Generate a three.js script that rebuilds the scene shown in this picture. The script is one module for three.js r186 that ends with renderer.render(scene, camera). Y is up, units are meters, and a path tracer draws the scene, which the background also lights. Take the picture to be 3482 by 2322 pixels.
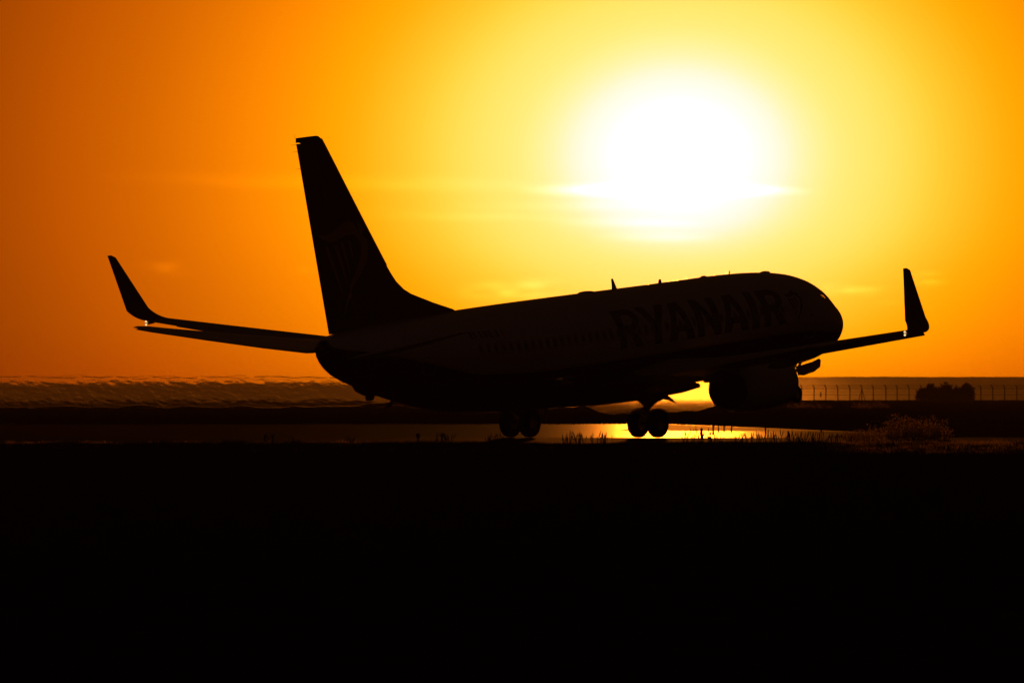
import * as THREE from 'three';
import { mergeGeometries } from 'three/addons/utils/BufferGeometryUtils.js';
import { ImprovedNoise } from 'three/addons/math/ImprovedNoise.js';

// ---------------------------------------------------------------- camera, sky, sun, exposure
const scene = new THREE.Scene();
const EYE = 1.85, HORIZON_TILT = 161.2 / 44757;            // telephoto lens held at eye height
const camera = new THREE.PerspectiveCamera(2 * Math.atan(1161 / 44757) * 180 / Math.PI, 3482 / 2322, 1, 90000);
camera.position.set(0, EYE, 0);
camera.rotation.x = HORIZON_TILT;
camera.focus = 500; camera.userData.fStop = 8;             // the jet is in focus

const SUN_AZ = (2310 - 1741) / 44757, SUN_EL = 792 / 44757;
const sunDir = new THREE.Vector3(Math.sin(SUN_AZ) * Math.cos(SUN_EL), Math.sin(SUN_EL), -Math.cos(SUN_AZ) * Math.cos(SUN_EL));
const sun = new THREE.DirectionalLight(new THREE.Color().setRGB(1, 0.23, 0.012), 1.0);
sun.position.copy(sunDir).multiplyScalar(900).add(new THREE.Vector3(0, 0, -500));
sun.target.position.set(0, 0, -500);
sun.castShadow = true;
sun.shadow.mapSize.set(4096, 4096);
Object.assign(sun.shadow.camera, { left: -60, right: 60, top: 40, bottom: -40, near: 10, far: 2500 });
scene.add(sun, sun.target);
const HAZE = 0.00007;
scene.fog = new THREE.FogExp2(new THREE.Color().setRGB(1, 0.8, 0.5), HAZE);

const renderer = new THREE.WebGLRenderer({ antialias: true });
renderer.toneMapping = THREE.LinearToneMapping;
renderer.toneMappingExposure = 1;
renderer.shadowMap.enabled = true;

const noise = new ImprovedNoise();
const fbm = (x, y, n = 4) => { let s = 0, a = 1, t = 0; for (let i = 0; i < n; i++) { s += a * noise.noise(x, y, 7.3 + i * 3.1); t += a; a *= 0.5; x *= 2.03; y *= 2.03; } return s / t; };
let seed = 20231;
const rnd = () => { seed = (seed * 1664525 + 1013904223) >>> 0; return seed / 4294967296; };
const rr = (a, b) => a + (b - a) * rnd();

// The evening sky: an aureole round the low sun that fades through yellow and orange to a dim far sky, with thin streak clouds.
{
  // units of 1/44757 radian from the sun: [distance, red, green, blue]
  const T = [[0, 4.5, 1.9, 1.6], [200, 4, 1.3, 1.12], [276, 3.4, 1.03, 0.91], [343, 3, 0.98, 0.74], [432, 2.6, 0.93, 0.42], [555, 2.3, 0.86, 0.21], [690, 2, 0.79, 0.13], [810, 1.8, 0.70, 0.068], [900, 1.7, 0.61, 0.034], [1010, 1.6, 0.51, 0.014],
    [1110, 1.42, 0.43, 0.004], [1210, 1.24, 0.368, 0.001], [1510, 0.95, 0.224, 0.0004], [1810, 0.7, 0.14, 0.0004], [2110, 0.54, 0.092, 0.0003], [2310, 0.43, 0.07, 0.0003], [2600, 0.31, 0.047, 0.0003],
    [3500, 0.075, 0.014, 0.0008], [6000, 0.024, 0.0075, 0.0018], [15000, 0.008, 0.0030, 0.0010], [40000, 0.0039, 0.0017, 0.0008], [150000, 0.0026, 0.0013, 0.0008]];
  const L = T.map((t) => [t[0], Math.log(t[1]), Math.log(t[2]), Math.log(t[3])]);
  const tone = (r, out) => {
    let i = 0; while (i < L.length - 2 && r > L[i + 1][0]) i++;
    let k = Math.min(1, Math.max(0, (r - L[i][0]) / (L[i + 1][0] - L[i][0])));
    for (let c = 1; c < 4; c++) {
      // cubic through the neighbours keeps the fade free of rings
      const p = L[Math.max(0, i - 1)], a = L[i], b = L[i + 1], q = L[Math.min(L.length - 1, i + 2)];
      const sl = (b[c] - a[c]) / (b[0] - a[0]), s0 = i > 0 ? (a[c] - p[c]) / (a[0] - p[0]) : sl, s1 = i + 2 < L.length ? (q[c] - b[c]) / (q[0] - b[0]) : sl;
      const m0 = (s0 * sl > 0 ? 2 * s0 * sl / (s0 + sl) : 0) * (b[0] - a[0]), m1 = (s1 * sl > 0 ? 2 * s1 * sl / (s1 + sl) : 0) * (b[0] - a[0]), k2 = k * k, k3 = k2 * k;
      out[c - 1] = Math.exp((2 * k3 - 3 * k2 + 1) * a[c] + (k3 - 2 * k2 + k) * m0 + (3 * k2 - 2 * k3) * b[c] + (k3 - k2) * m1);
    }
  };
  // streak clouds: [from, to, height, thickness, strength, drop]; wisps: [centre, height, half width, half height, strength]
  const streaks = [[1760, 2760, 648, 17, 0.75, 0], [300, 1960, 618, 24, 0.17, 34], [560, 1500, 628, 13, 0.1, 14], [1180, 1960, 738, 10, 0.16, 8], [900, 1700, 716, 9, 0.06, 10], [1840, 2420, 758, 12, 0.17, 8], [2020, 2460, 806, 14, 0.18, 4], [1500, 2300, 700, 12, 0.1, 0]];
  const wisps = [[555, 912, 100, 34, 0.3], [1020, 918, 34, 14, 0.2], [1720, 992, 190, 38, 0.42], [1860, 962, 70, 22, 0.36], [2890, 985, 110, 24, 0.42], [3160, 950, 60, 30, 0.36], [3020, 1030, 60, 8, 0.18]];
  const W = 2048, H = 4096, data = new Float32Array(W * H * 4), P = new THREE.Vector3(Math.sin(0.082), 0.006, -Math.cos(0.082)).normalize();
  const turn = new THREE.Matrix4().makeRotationFromQuaternion(new THREE.Quaternion().setFromUnitVectors(new THREE.Vector3(0, 1, 0), P));
  const e = turn.elements, c = [0, 0, 0];
  for (let row = 0; row < H; row++) {
    const up = ((row + 0.5) / H - 0.5) * Math.PI, ty = Math.sin(up), cu = Math.cos(up);
    for (let col = 0; col < W; col++) {
      const a = ((col + 0.5) / W - 0.5) * 2 * Math.PI, tx = Math.cos(a) * cu, tz = Math.sin(a) * cu;
      const x = e[0] * tx + e[4] * ty + e[8] * tz, y = e[1] * tx + e[5] * ty + e[9] * tz, z = e[2] * tx + e[6] * ty + e[10] * tz;
      const az = Math.atan2(x, -z), el = Math.asin(Math.max(-1, Math.min(1, y)));
      const dx = (az - SUN_AZ) * 44757, dy = (el - SUN_EL) * 44757, far = Math.acos(Math.min(1, Math.max(-1, x * sunDir.x + y * sunDir.y + z * sunDir.z))) * 44757;
      const r = far > 9000 ? far : Math.hypot(dx, dy * (dy > 0 ? 1.24 : 1.24 + 0.25 * THREE.MathUtils.smoothstep(-dy, 150, 420)));
      tone(r, c);
      let k = 0;
      if (far < 4000) {
        const u = az * 44757 + 1741, v = 1322 - el * 44757;
        for (const [a0, a1, h, t, s, d] of streaks) {
          const q = (u - a0) / (a1 - a0); if (q <= 0 || q >= 1) continue;
          const hh = h - d + d * 2 * q * 0.5 + d * 0.5 + 7 * fbm(u / 260, h / 50, 3), body = Math.pow(Math.sin(Math.PI * q), 0.8);
          k += s * body * Math.exp(-Math.pow((v - hh) / (t * (0.45 + 0.55 * body)), 2)) * (0.85 + 0.5 * fbm(u / 120, v / 14, 3));
        }
        for (const [cx, cy, hw, hh, s] of wisps) {
          const q = Math.hypot((u - cx) / hw, (v - cy) / hh); if (q > 1.3) continue;
          k += 1.5 * s * Math.max(0, 1.15 - q) * Math.max(0, 0.35 + 2.2 * fbm(u / 60 + v / 90, v / 20 - u / 200, 4));
        }
      }
      // the haze near the ground takes this share of the light on its way in
      const clear = Math.exp(0.75 * HAZE * Math.min(16000, 12.6 / Math.max(1e-5, Math.tan(Math.max(0, el))))); for (let q = 0; q < 3; q++) c[q] *= clear; const low = 1 - 0.14 * THREE.MathUtils.smoothstep(-el, -0.0055, 0); c[1] *= low; c[2] *= low * low;
      const o = (row * W + col) * 4;
      data[o] = c[0] * (1 + 0.7 * k); data[o + 1] = c[1] * (1 + k * 0.75) + k * 0.03; data[o + 2] = c[2] * (1 + 2.2 * k); data[o + 3] = 1;
    }
  }
  const sky = new THREE.DataTexture(data, W, H, THREE.RGBAFormat, THREE.FloatType);
  sky.mapping = THREE.EquirectangularReflectionMapping;
  sky.magFilter = THREE.LinearFilter; sky.needsUpdate = true;
  scene.background = sky; scene.environment = sky;
  scene.backgroundRotation.setFromRotationMatrix(turn); scene.environmentRotation.copy(scene.backgroundRotation);
}

// ---------------------------------------------------------------- helpers
const mat = (r, g, b, roughness = 0.8, more = {}) => new THREE.MeshPhysicalMaterial({ color: new THREE.Color().setRGB(r, g, b), roughness, ...more });
const names = {};
const numbered = (n) => { const k = names[n] = (names[n] ?? -1) + 1; return k ? n + '_' + String(k).padStart(3, '0') : n; };
function mesh(name, geo, material, parent = scene) {
  const m = new THREE.Mesh(Array.isArray(geo) ? mergeGeometries(geo.map(plain)) : geo, material);
  m.name = parent === scene ? numbered(name) : name;
  m.castShadow = m.receiveShadow = true; parent.add(m); return m;
}
const plain = (g) => { const q = g.index ? g.toNonIndexed() : g; for (const k of Object.keys(q.attributes)) if (!['position', 'normal', 'uv'].includes(k)) q.deleteAttribute(k); if (!q.attributes.uv) q.setAttribute('uv', new THREE.BufferAttribute(new Float32Array(q.attributes.position.count * 2), 2)); return q; };
function group(name, parent = scene) { const g = new THREE.Group(); g.name = parent === scene ? numbered(name) : name; parent.add(g); return g; }
function tag(o, label, category, grp) { o.userData = { label, category }; if (grp) o.userData.group = grp; return o; }
function structure(o, kind = 'structure', label) { o.userData.kind = kind; if (label) o.userData.label = label; return o; }
// where a line of sight (in units of 1/44757 radian, as the surveyor's sketch has them) meets the level ground, or a given distance
const F = 44757;
const ground = (u, v, y = 0) => { const d = F * (EYE - y) / (v - 1322.2); return new THREE.Vector3((u - 1741) / F * d, y, -d); };
const spot = (u, d, y = 0) => new THREE.Vector3((u - 1741) / F * d, y, -d);
function tube(pts, r, radial = 8, r2) {
  const g = [];
  for (let i = 0; i + 1 < pts.length; i++) {
    const a = pts[i], b = pts[i + 1], len = a.distanceTo(b);
    const c = new THREE.CylinderGeometry(Array.isArray(r) ? r[i + 1] : r2 ?? r, Array.isArray(r) ? r[i] : r, len, radial);
    c.applyQuaternion(new THREE.Quaternion().setFromUnitVectors(new THREE.Vector3(0, 1, 0), b.clone().sub(a).normalize())); c.translate(...a.clone().add(b).multiplyScalar(0.5).toArray()); g.push(plain(c));
  }
  return mergeGeometries(g);
}
// closed rings of equal length joined into a skin, with flat caps
function loft(rings, cap0 = true, cap1 = true, uv) {
  const n = rings[0].length, p = [], t = [], idx = [];
  rings.forEach((ring, i) => { for (let j = 0; j <= n; j++) { const q = ring[j % n]; p.push(q.x, q.y, q.z); const w = uv ? uv(q, i, j / n) : [j / n, i / (rings.length - 1)]; t.push(w[0], w[1]); } });
  const m = n + 1;
  for (let i = 0; i + 1 < rings.length; i++) for (let j = 0; j < n; j++) { const a = i * m + j, b = a + 1, c = a + m, d = c + 1; idx.push(a, b, c, b, d, c); }
  for (const [on, i, flip] of [[cap0, 0, 1], [cap1, rings.length - 1, 0]]) if (on) {
    const base = p.length / 3, ring = rings[i], c = ring.reduce((s, q) => s.add(q), new THREE.Vector3()).multiplyScalar(1 / n);
    p.push(c.x, c.y, c.z); t.push(...(uv ? uv(c, i, 0) : [0, 0]));
    for (let j = 0; j < n; j++) { p.push(ring[j].x, ring[j].y, ring[j].z); t.push(...(uv ? uv(ring[j], i, j / n) : [0, 0])); }
    for (let j = 0; j < n; j++) { const a = base + 1 + j, b = base + 1 + (j + 1) % n; flip ? idx.push(base, b, a) : idx.push(base, a, b); }
  }
  const g = new THREE.BufferGeometry();
  g.setAttribute('position', new THREE.Float32BufferAttribute(p, 3)); g.setAttribute('uv', new THREE.Float32BufferAttribute(t, 2)); g.setIndex(idx); g.computeVertexNormals();
  // the seam where a ring closes shares one normal
  const N = g.attributes.normal; for (let i = 0; i < rings.length; i++) { const a = i * m, b = a + n, s = new THREE.Vector3(N.getX(a) + N.getX(b), N.getY(a) + N.getY(b), N.getZ(a) + N.getZ(b)).normalize(); N.setXYZ(a, s.x, s.y, s.z); N.setXYZ(b, s.x, s.y, s.z); }
  return g;
}
const V = (x, y, z) => new THREE.Vector3(x, y, z);

// ---------------------------------------------------------------- the ground
const speckle = (size, f, lo, hi, tint) => {
  const d = new Uint8Array(size * size * 4);
  for (let y = 0; y < size; y++) for (let x = 0; x < size; x++) {
    const n = 0.5 + 0.55 * fbm(x / size * f, y / size * f, 5) + 0.12 * (rnd() - 0.5), v = lo + (hi - lo) * Math.max(0, Math.min(1, n)), o = (y * size + x) * 4;
    d[o] = v * tint[0]; d[o + 1] = v * tint[1]; d[o + 2] = v * tint[2]; d[o + 3] = 255;
  }
  const t = new THREE.DataTexture(d, size, size); t.wrapS = t.wrapT = THREE.MirroredRepeatWrapping; t.magFilter = THREE.LinearFilter; t.needsUpdate = true; return t;
};
const sheet = (pts, y, unit = 20) => {                       // a level polygon, uv in metres / unit
  const s = new THREE.ShapeGeometry(new THREE.Shape(pts.map((p) => new THREE.Vector2(p.x, -p.z))));
  s.rotateX(-Math.PI / 2); s.translate(0, y, 0);
  const P = s.attributes.position, U = s.attributes.uv; for (let i = 0; i < P.count; i++) U.setXY(i, P.getX(i) / unit, P.getZ(i) / unit); return s;
};
const turfTex = speckle(512, 9, 40, 110, [1, 0.95, 0.6]); turfTex.colorSpace = THREE.SRGBColorSpace;
const M = {
  turf: new THREE.MeshPhysicalMaterial({ map: turfTex, roughness: 1, specularIntensity: 0 }),
  plain: mat(0.05, 0.035, 0.015, 0.44, { specularIntensity: 0.1 }),
  asphalt: mat(0.05, 0.05, 0.052, 0.36, { specularIntensity: 0.0000007, roughnessMap: speckle(512, 14, 150, 255, [1, 1, 1]) }),
  shoulder: mat(0.045, 0.043, 0.04, 0.75, { specularIntensity: 0.0000006 }),
};
structure(mesh('ground', sheet([V(-9000, 0, 3000), V(9000, 0, 3000), V(9000, 0, -2090), V(-9000, 0, -2090)], -0.012), M.turf));
structure(mesh('runway', sheet([V(-400, 0, -499), V(60, 0, -499), ground(2800, 1486), ground(2860, 1480), ground(3060, 1474), ground(2640, 1456), ground(2230, 1441), V(-60, 0, -670), V(-400, 0, -640)], -0.004), M.asphalt));
structure(mesh('runway_shoulder', sheet([V(-400, 0, -428), V(60, 0, -428), V(60, 0, -499), V(-400, 0, -499)], -0.004), M.shoulder));
structure(mesh('taxiway', sheet([ground(2100, 1464), ground(2780, 1466), ground(3040, 1473.4), ground(2640, 1456.5), ground(2240, 1442)], 0.0), mat(0.06, 0.058, 0.055, 0.62, { specularIntensity: 0.000004 })));
// far plain that rises to a low ridge 12 km away
{
  const nx = 1200, ny = 26, p = [], uv = [], idx = [];
  const crest = (u, rough = 1) => { const k = THREE.MathUtils.smoothstep(u, 1500, 2700); return (1302 - 1322.2) * (1 - k) + (1281.5 - 1322.2) * k + 3.2 * fbm(u / 170, 2, 4) + rough * (1.3 + 5 * (1 - k)) * fbm(u / 26, 5, 4); };
  for (let j = 0; j <= ny; j++) for (let i = 0; i <= nx; i++) {
    const u = -1800 + 7100 * i / nx, k = j / (ny - 2), d = j <= ny - 2 ? 2090 * Math.pow(12000 / 2090, k) : 12000 + (j - ny + 2) * 1500;
    const top = EYE - crest(u, j === ny - 2 ? 1 : 0) / F * 12000, rise = j <= ny - 2 ? Math.pow((d - 2090) / (12000 - 2090), 1.0) : Math.max(-0.3, 1 - (j - ny + 2) * 0.65);
    const q = spot(u, d, top * rise + (j && j < ny - 2 ? 0.12 * rise * fbm(u / 40, j * 1.7, 3) : 0) - 0.012); p.push(q.x, q.y, q.z); uv.push(q.x / 40, q.z / 40);
  }
  for (let j = 0; j < ny; j++) for (let i = 0; i < nx; i++) { const a = j * (nx + 1) + i; idx.push(a, a + 1, a + nx + 1, a + 1, a + nx + 2, a + nx + 1); }
  const g = new THREE.BufferGeometry(); g.setAttribute('position', new THREE.Float32BufferAttribute(p, 3)); g.setAttribute('uv', new THREE.Float32BufferAttribute(uv, 2)); g.setIndex(idx); g.computeVertexNormals();
  structure(mesh('hills', g, M.plain));
}

// ---------------------------------------------------------------- the airliner
const plane = group('passenger_jet');
tag(plane, 'twin-engine passenger jet lifting its nose wheel off the runway', 'airplane');
plane.position.set((1985.5 - 1741) / F * 500, 0.565, -500);
plane.rotation.order = 'YXZ'; plane.rotation.y = -31.96 * Math.PI / 180; plane.rotation.x = 4.78 * Math.PI / 180;
// own axes: X metres aft of the nose datum, Y to the right wing, Z above the wheels' ground
const A = (X, Y, Z) => new THREE.Vector3(Y, Z - 0.565, X - 19.6);

const HARP = [ // outline of the winged harp, drawn upright in a box 0..1
  'M600,95 C640,100 690,180 725,245 C780,280 830,310 830,370 C830,470 815,560 780,630 C700,790 580,880 490,1175 C500,1080 530,960 570,880 C640,760 730,560 745,430 C745,360 700,270 620,258 C540,250 480,310 390,315 C320,315 250,270 205,215 C300,250 420,190 480,150 C520,115 560,92 600,95',
  'M705,115 C690,160 710,220 760,280 C800,250 780,150 705,115', 'M285,350 C340,560 440,760 505,1010 C470,800 400,560 335,365', 'M395,355 C440,520 510,680 552,860 C530,690 490,520 440,360', 'M490,330 C520,450 575,590 608,725 C600,600 565,450 530,330', 'M575,318 C600,400 635,490 652,585 C650,490 635,400 612,318'];
function drawHarp(c, x, y, w, h) {
  const sx = w / 650, sy = h / 1090;
  for (const d of HARP) {
    c.beginPath();
    for (const [, op, args] of d.matchAll(/([MC])([^MC]+)/g)) {
      const n = args.trim().split(/[ ,]+/).map(Number).map((v, i) => (i % 2 ? y + (v - 90) * sy : x + (v - 200) * sx));
      op === 'M' ? c.moveTo(n[0], n[1]) : c.bezierCurveTo(...n);
    }
    c.closePath(); c.fill();
  }
}
const ST = [[0.66, 2.86, 2.80, 0.03, 2.83], [0.72, 3.04, 2.62, 0.22, 2.83], [0.88, 3.25, 2.42, 0.45, 2.84], [1.17, 3.49, 2.22, 0.72, 2.88], [1.57, 3.71, 2.02, 0.98, 2.93], [2.05, 3.95, 1.84, 1.23, 3.0], [2.40, 4.10, 1.73, 1.38, 3.06], [2.8, 4.40, 1.64, 1.5, 3.14], [3.2, 4.66, 1.58, 1.6, 3.22], [3.85, 4.91, 1.52, 1.7, 3.32], [4.75, 5.11, 1.48, 1.79, 3.42], [5.85, 5.24, 1.45, 1.85, 3.5], [7.2, 5.33, 1.44, 1.88, 3.55], [9, 5.39, 1.43, 1.88, 3.55],
  [14, 5.425, 1.43, 1.88, 3.55], [20, 5.485, 1.43, 1.88, 3.55], [24, 5.52, 1.44, 1.88, 3.56], [26, 5.53, 1.51, 1.87, 3.6], [28, 5.53, 1.65, 1.84, 3.68], [30, 5.53, 1.90, 1.75, 3.8], [32, 5.51, 2.32, 1.6, 3.98], [34, 5.46, 2.83, 1.37, 4.2], [35.5, 5.40, 3.29, 1.10, 4.4], [36.6, 5.33, 3.68, 0.82, 4.55], [37.15, 5.27, 4.02, 0.62, 4.66], [37.45, 5.22, 4.33, 0.46, 4.78], [37.55, 5.14, 4.56, 0.3, 4.86]];
const pchip = (k) => {
  const x = ST.map((s) => s[0]), y = ST.map((s) => s[k]), n = x.length, d = [], m = [];
  for (let i = 0; i < n - 1; i++) d.push((y[i + 1] - y[i]) / (x[i + 1] - x[i]));
  for (let i = 0; i < n; i++) m.push(i === 0 ? d[0] : i === n - 1 ? d[n - 2] : d[i - 1] * d[i] <= 0 ? 0 : 2 * d[i - 1] * d[i] / (d[i - 1] + d[i]));
  return (X) => { let i = 0; while (i < n - 2 && X > x[i + 1]) i++; const h = x[i + 1] - x[i], t = Math.min(1, Math.max(0, (X - x[i]) / h)), t2 = t * t, t3 = t2 * t; return (2 * t3 - 3 * t2 + 1) * y[i] + (t3 - 2 * t2 + t) * h * m[i] + (3 * t2 - 2 * t3) * y[i + 1] + (t3 - t2) * h * m[i + 1]; };
};
const zTop = pchip(1), zBot = pchip(2), wid = pchip(3), zMid = pchip(4);
const skin = (X, ph, off = 0) => {                        // ph: -90 belly, 0 right side, 90 crown, 180 left side (degrees)
  const a = ph * Math.PI / 180, c = Math.cos(a), s = Math.sin(a), w = wid(X), zm = zMid(X), hz = s > 0 ? zTop(X) - zm : zm - zBot(X);
  const ny = c / w, nz = s / hz, l = Math.hypot(ny, nz) || 1;
  return A(X, w * c + off * ny / l, zm + hz * s + off * nz / l);
};
const X0 = 0.66, X1 = 37.55;
const canvas = document.createElement('canvas'); canvas.width = 2048; canvas.height = 2048;
{
  const c = canvas.getContext('2d'), W = 2048, H = 2048, ux = (X) => (X1 - X) / (X1 - X0) * W, vy = (ph) => H - (ph + 90) / 360 * H;
  c.fillStyle = '#e4e6ea'; c.fillRect(0, 0, W, H);
  // fine dirt streaks on the paint
  for (let i = 0; i < 1400; i++) { c.fillStyle = 'rgba(' + (rnd() < 0.5 ? '120,118,112,' : '255,255,255,') + rr(0.02, 0.07).toFixed(3) + ')'; c.fillRect(rnd() * W, rnd() * H, rr(10, 160), rr(1, 5)); }
  const belly = (X) => (X > 30 ? -16 + 26 * Math.min(1, (X - 30) / 7) : X < 6 ? -16 - 4 * (6 - X) / 5 : -16);
  for (const [col, up] of [['#c9a227', 2.4], ['#101c3c', 0]]) {
    c.fillStyle = col; c.beginPath(); c.moveTo(0, H);
    for (let i = 0; i <= 120; i++) { const X = X1 - (X1 - X0) * i / 120; c.lineTo(ux(X), vy(belly(X) + up)); }
    c.lineTo(W, H); c.closePath(); c.fill();
    c.beginPath(); c.moveTo(0, 0); c.lineTo(0, vy(180 - belly(X1) - up));
    for (let i = 0; i <= 120; i++) { const X = X1 - (X1 - X0) * i / 120; c.lineTo(ux(X), vy(180 - belly(X) - up)); }
    c.lineTo(W, 0); c.closePath(); c.fill();
  }
  // lettering on the right side; the text is stretched to its true length and height on the skin
  const write = (text, Xa, Xb, lo, hi, font, colour) => {
    c.save(); c.fillStyle = colour; c.font = font; c.textBaseline = 'alphabetic';
    const m = c.measureText(text), asc = m.actualBoundingBoxAscent || 72, l = m.actualBoundingBoxLeft || 0, wv = (m.actualBoundingBoxRight || m.width) + l;
    c.translate(ux(Xa), vy(lo)); c.scale((ux(Xb) - ux(Xa)) / wv, (vy(lo) - vy(hi)) / asc); c.fillText(text, l, 0); c.restore();
  };
  // big title: each letter as its own outline, in metres along the skin and degrees round it
  c.fillStyle = '#16244c';
  const poly = (...rings) => { c.beginPath(); for (const r of rings) { r.forEach(([X, p], i) => (i ? c.lineTo(ux(X), vy(p)) : c.moveTo(ux(X), vy(p)))); c.closePath(); } c.fill('evenodd'); };
  const lo = -5, hi = 41, at = (X, k) => [X, lo + (hi - lo) * k];
  const bowl = (Xr, w, k0, k1, inset) => { const o = []; for (let i = 0; i <= 14; i++) { const a = -Math.PI / 2 + Math.PI * i / 14; o.push(at(Xr + w - (w - inset) * Math.cos(a) ** 0.85, (k0 + k1) / 2 + (k1 - k0) / 2 * Math.sin(a))); } return o; };
  const letterR = (a, b) => { const st = 0.5, w = a - b; poly([at(a, 0), at(a, 1), at(a - w * 0.5, 1), ...bowl(b + w * 0.05, w * 0.45, 1, 0.4, 0), at(a - w * 0.66, 0.4), at(b, 0), at(b + 0.62, 0), at(a - w * 0.42, 0.36), at(a - st, 0.36), at(a - st, 0)], [at(a - st, 0.83), at(a - w * 0.5, 0.83), ...bowl(b + w * 0.05, w * 0.45, 0.83, 0.55, 0.47), at(a - st, 0.55)]); };
  const letterA = (a, b) => { const m = (a + b) / 2; poly([at(a, 0), at(m + 0.34, 1), at(m - 0.34, 1), at(b, 0), at(b + 0.56, 0), at(b + 0.7, 0.2), at(a - 0.7, 0.2), at(a - 0.56, 0)], [at(m, 0.8), at(m - 0.36, 0.36), at(m + 0.36, 0.36)]); };
  letterR(19.75, 17.98);
  poly([at(17.98, 1), at(17.36, 1), at(16.95, 0.58), at(16.5, 1), at(15.9, 1), at(16.68, 0.4), at(16.68, 0), at(17.2, 0), at(17.2, 0.4)]);
  letterA(16.15, 14.25);
  poly([at(14.02, 0), at(14.02, 1), at(13.5, 1), at(12.78, 0.36), at(12.78, 1), at(12.28, 1), at(12.28, 0), at(12.78, 0), at(13.52, 0.66), at(13.52, 0)]);
  letterA(12.1, 10.2);
  poly([at(9.95, 0), at(9.95, 1), at(9.42, 1), at(9.42, 0)]);
  letterR(9.05, 7.32);
  drawHarp(c, ux(7.12), vy(37), ux(5.85) - ux(7.12), vy(-9) - vy(37));
  write('EI-EBE', 29.85, 28.35, 27, 36, 'bold 100px sans-serif', '#16244c');
  c.fillStyle = '#17803f'; c.fillRect(ux(28.1), vy(36), ux(27.93) - ux(28.1), vy(26.5) - vy(36));
  c.fillStyle = '#f4f4f0'; c.fillRect(ux(27.93), vy(36), ux(27.76) - ux(27.93), vy(26.5) - vy(36));
  c.fillStyle = '#d8702a'; c.fillRect(ux(27.76), vy(36), ux(27.6) - ux(27.76), vy(26.5) - vy(36));
}
const skinTex = new THREE.CanvasTexture(canvas); skinTex.colorSpace = THREE.SRGBColorSpace; skinTex.anisotropy = 8; skinTex.wrapT = THREE.RepeatWrapping;
const paint = { clearcoat: 0.6, clearcoatRoughness: 0.12 };
Object.assign(M, {
  skin: new THREE.MeshPhysicalMaterial({ map: skinTex, roughness: 0.42, clearcoat: 1, clearcoatRoughness: 0.1 }),
  navy: mat(0.012, 0.022, 0.075, 0.5, { clearcoat: 0.3, clearcoatRoughness: 0.3 }), white: mat(0.76, 0.77, 0.78, 0.42, paint), grey: mat(0.42, 0.43, 0.45, 0.45),
  alloy: mat(0.72, 0.72, 0.74, 0.28, { metalness: 1 }), steel: mat(0.35, 0.34, 0.33, 0.45, { metalness: 0.8 }), rubber: mat(0.012, 0.012, 0.013, 0.85), dark: mat(0.02, 0.02, 0.02, 0.7),
  burnt: mat(0.12, 0.1, 0.085, 0.5, { metalness: 0.9 }), glass: new THREE.MeshPhysicalMaterial({ color: 0xb8a888, roughness: 0.02, transmission: 1, thickness: 0, ior: 1.5 }),
  pane: mat(0.16, 0.16, 0.17, 0.3), seam: mat(0.4, 0.4, 0.41, 0.6),
});
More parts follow.
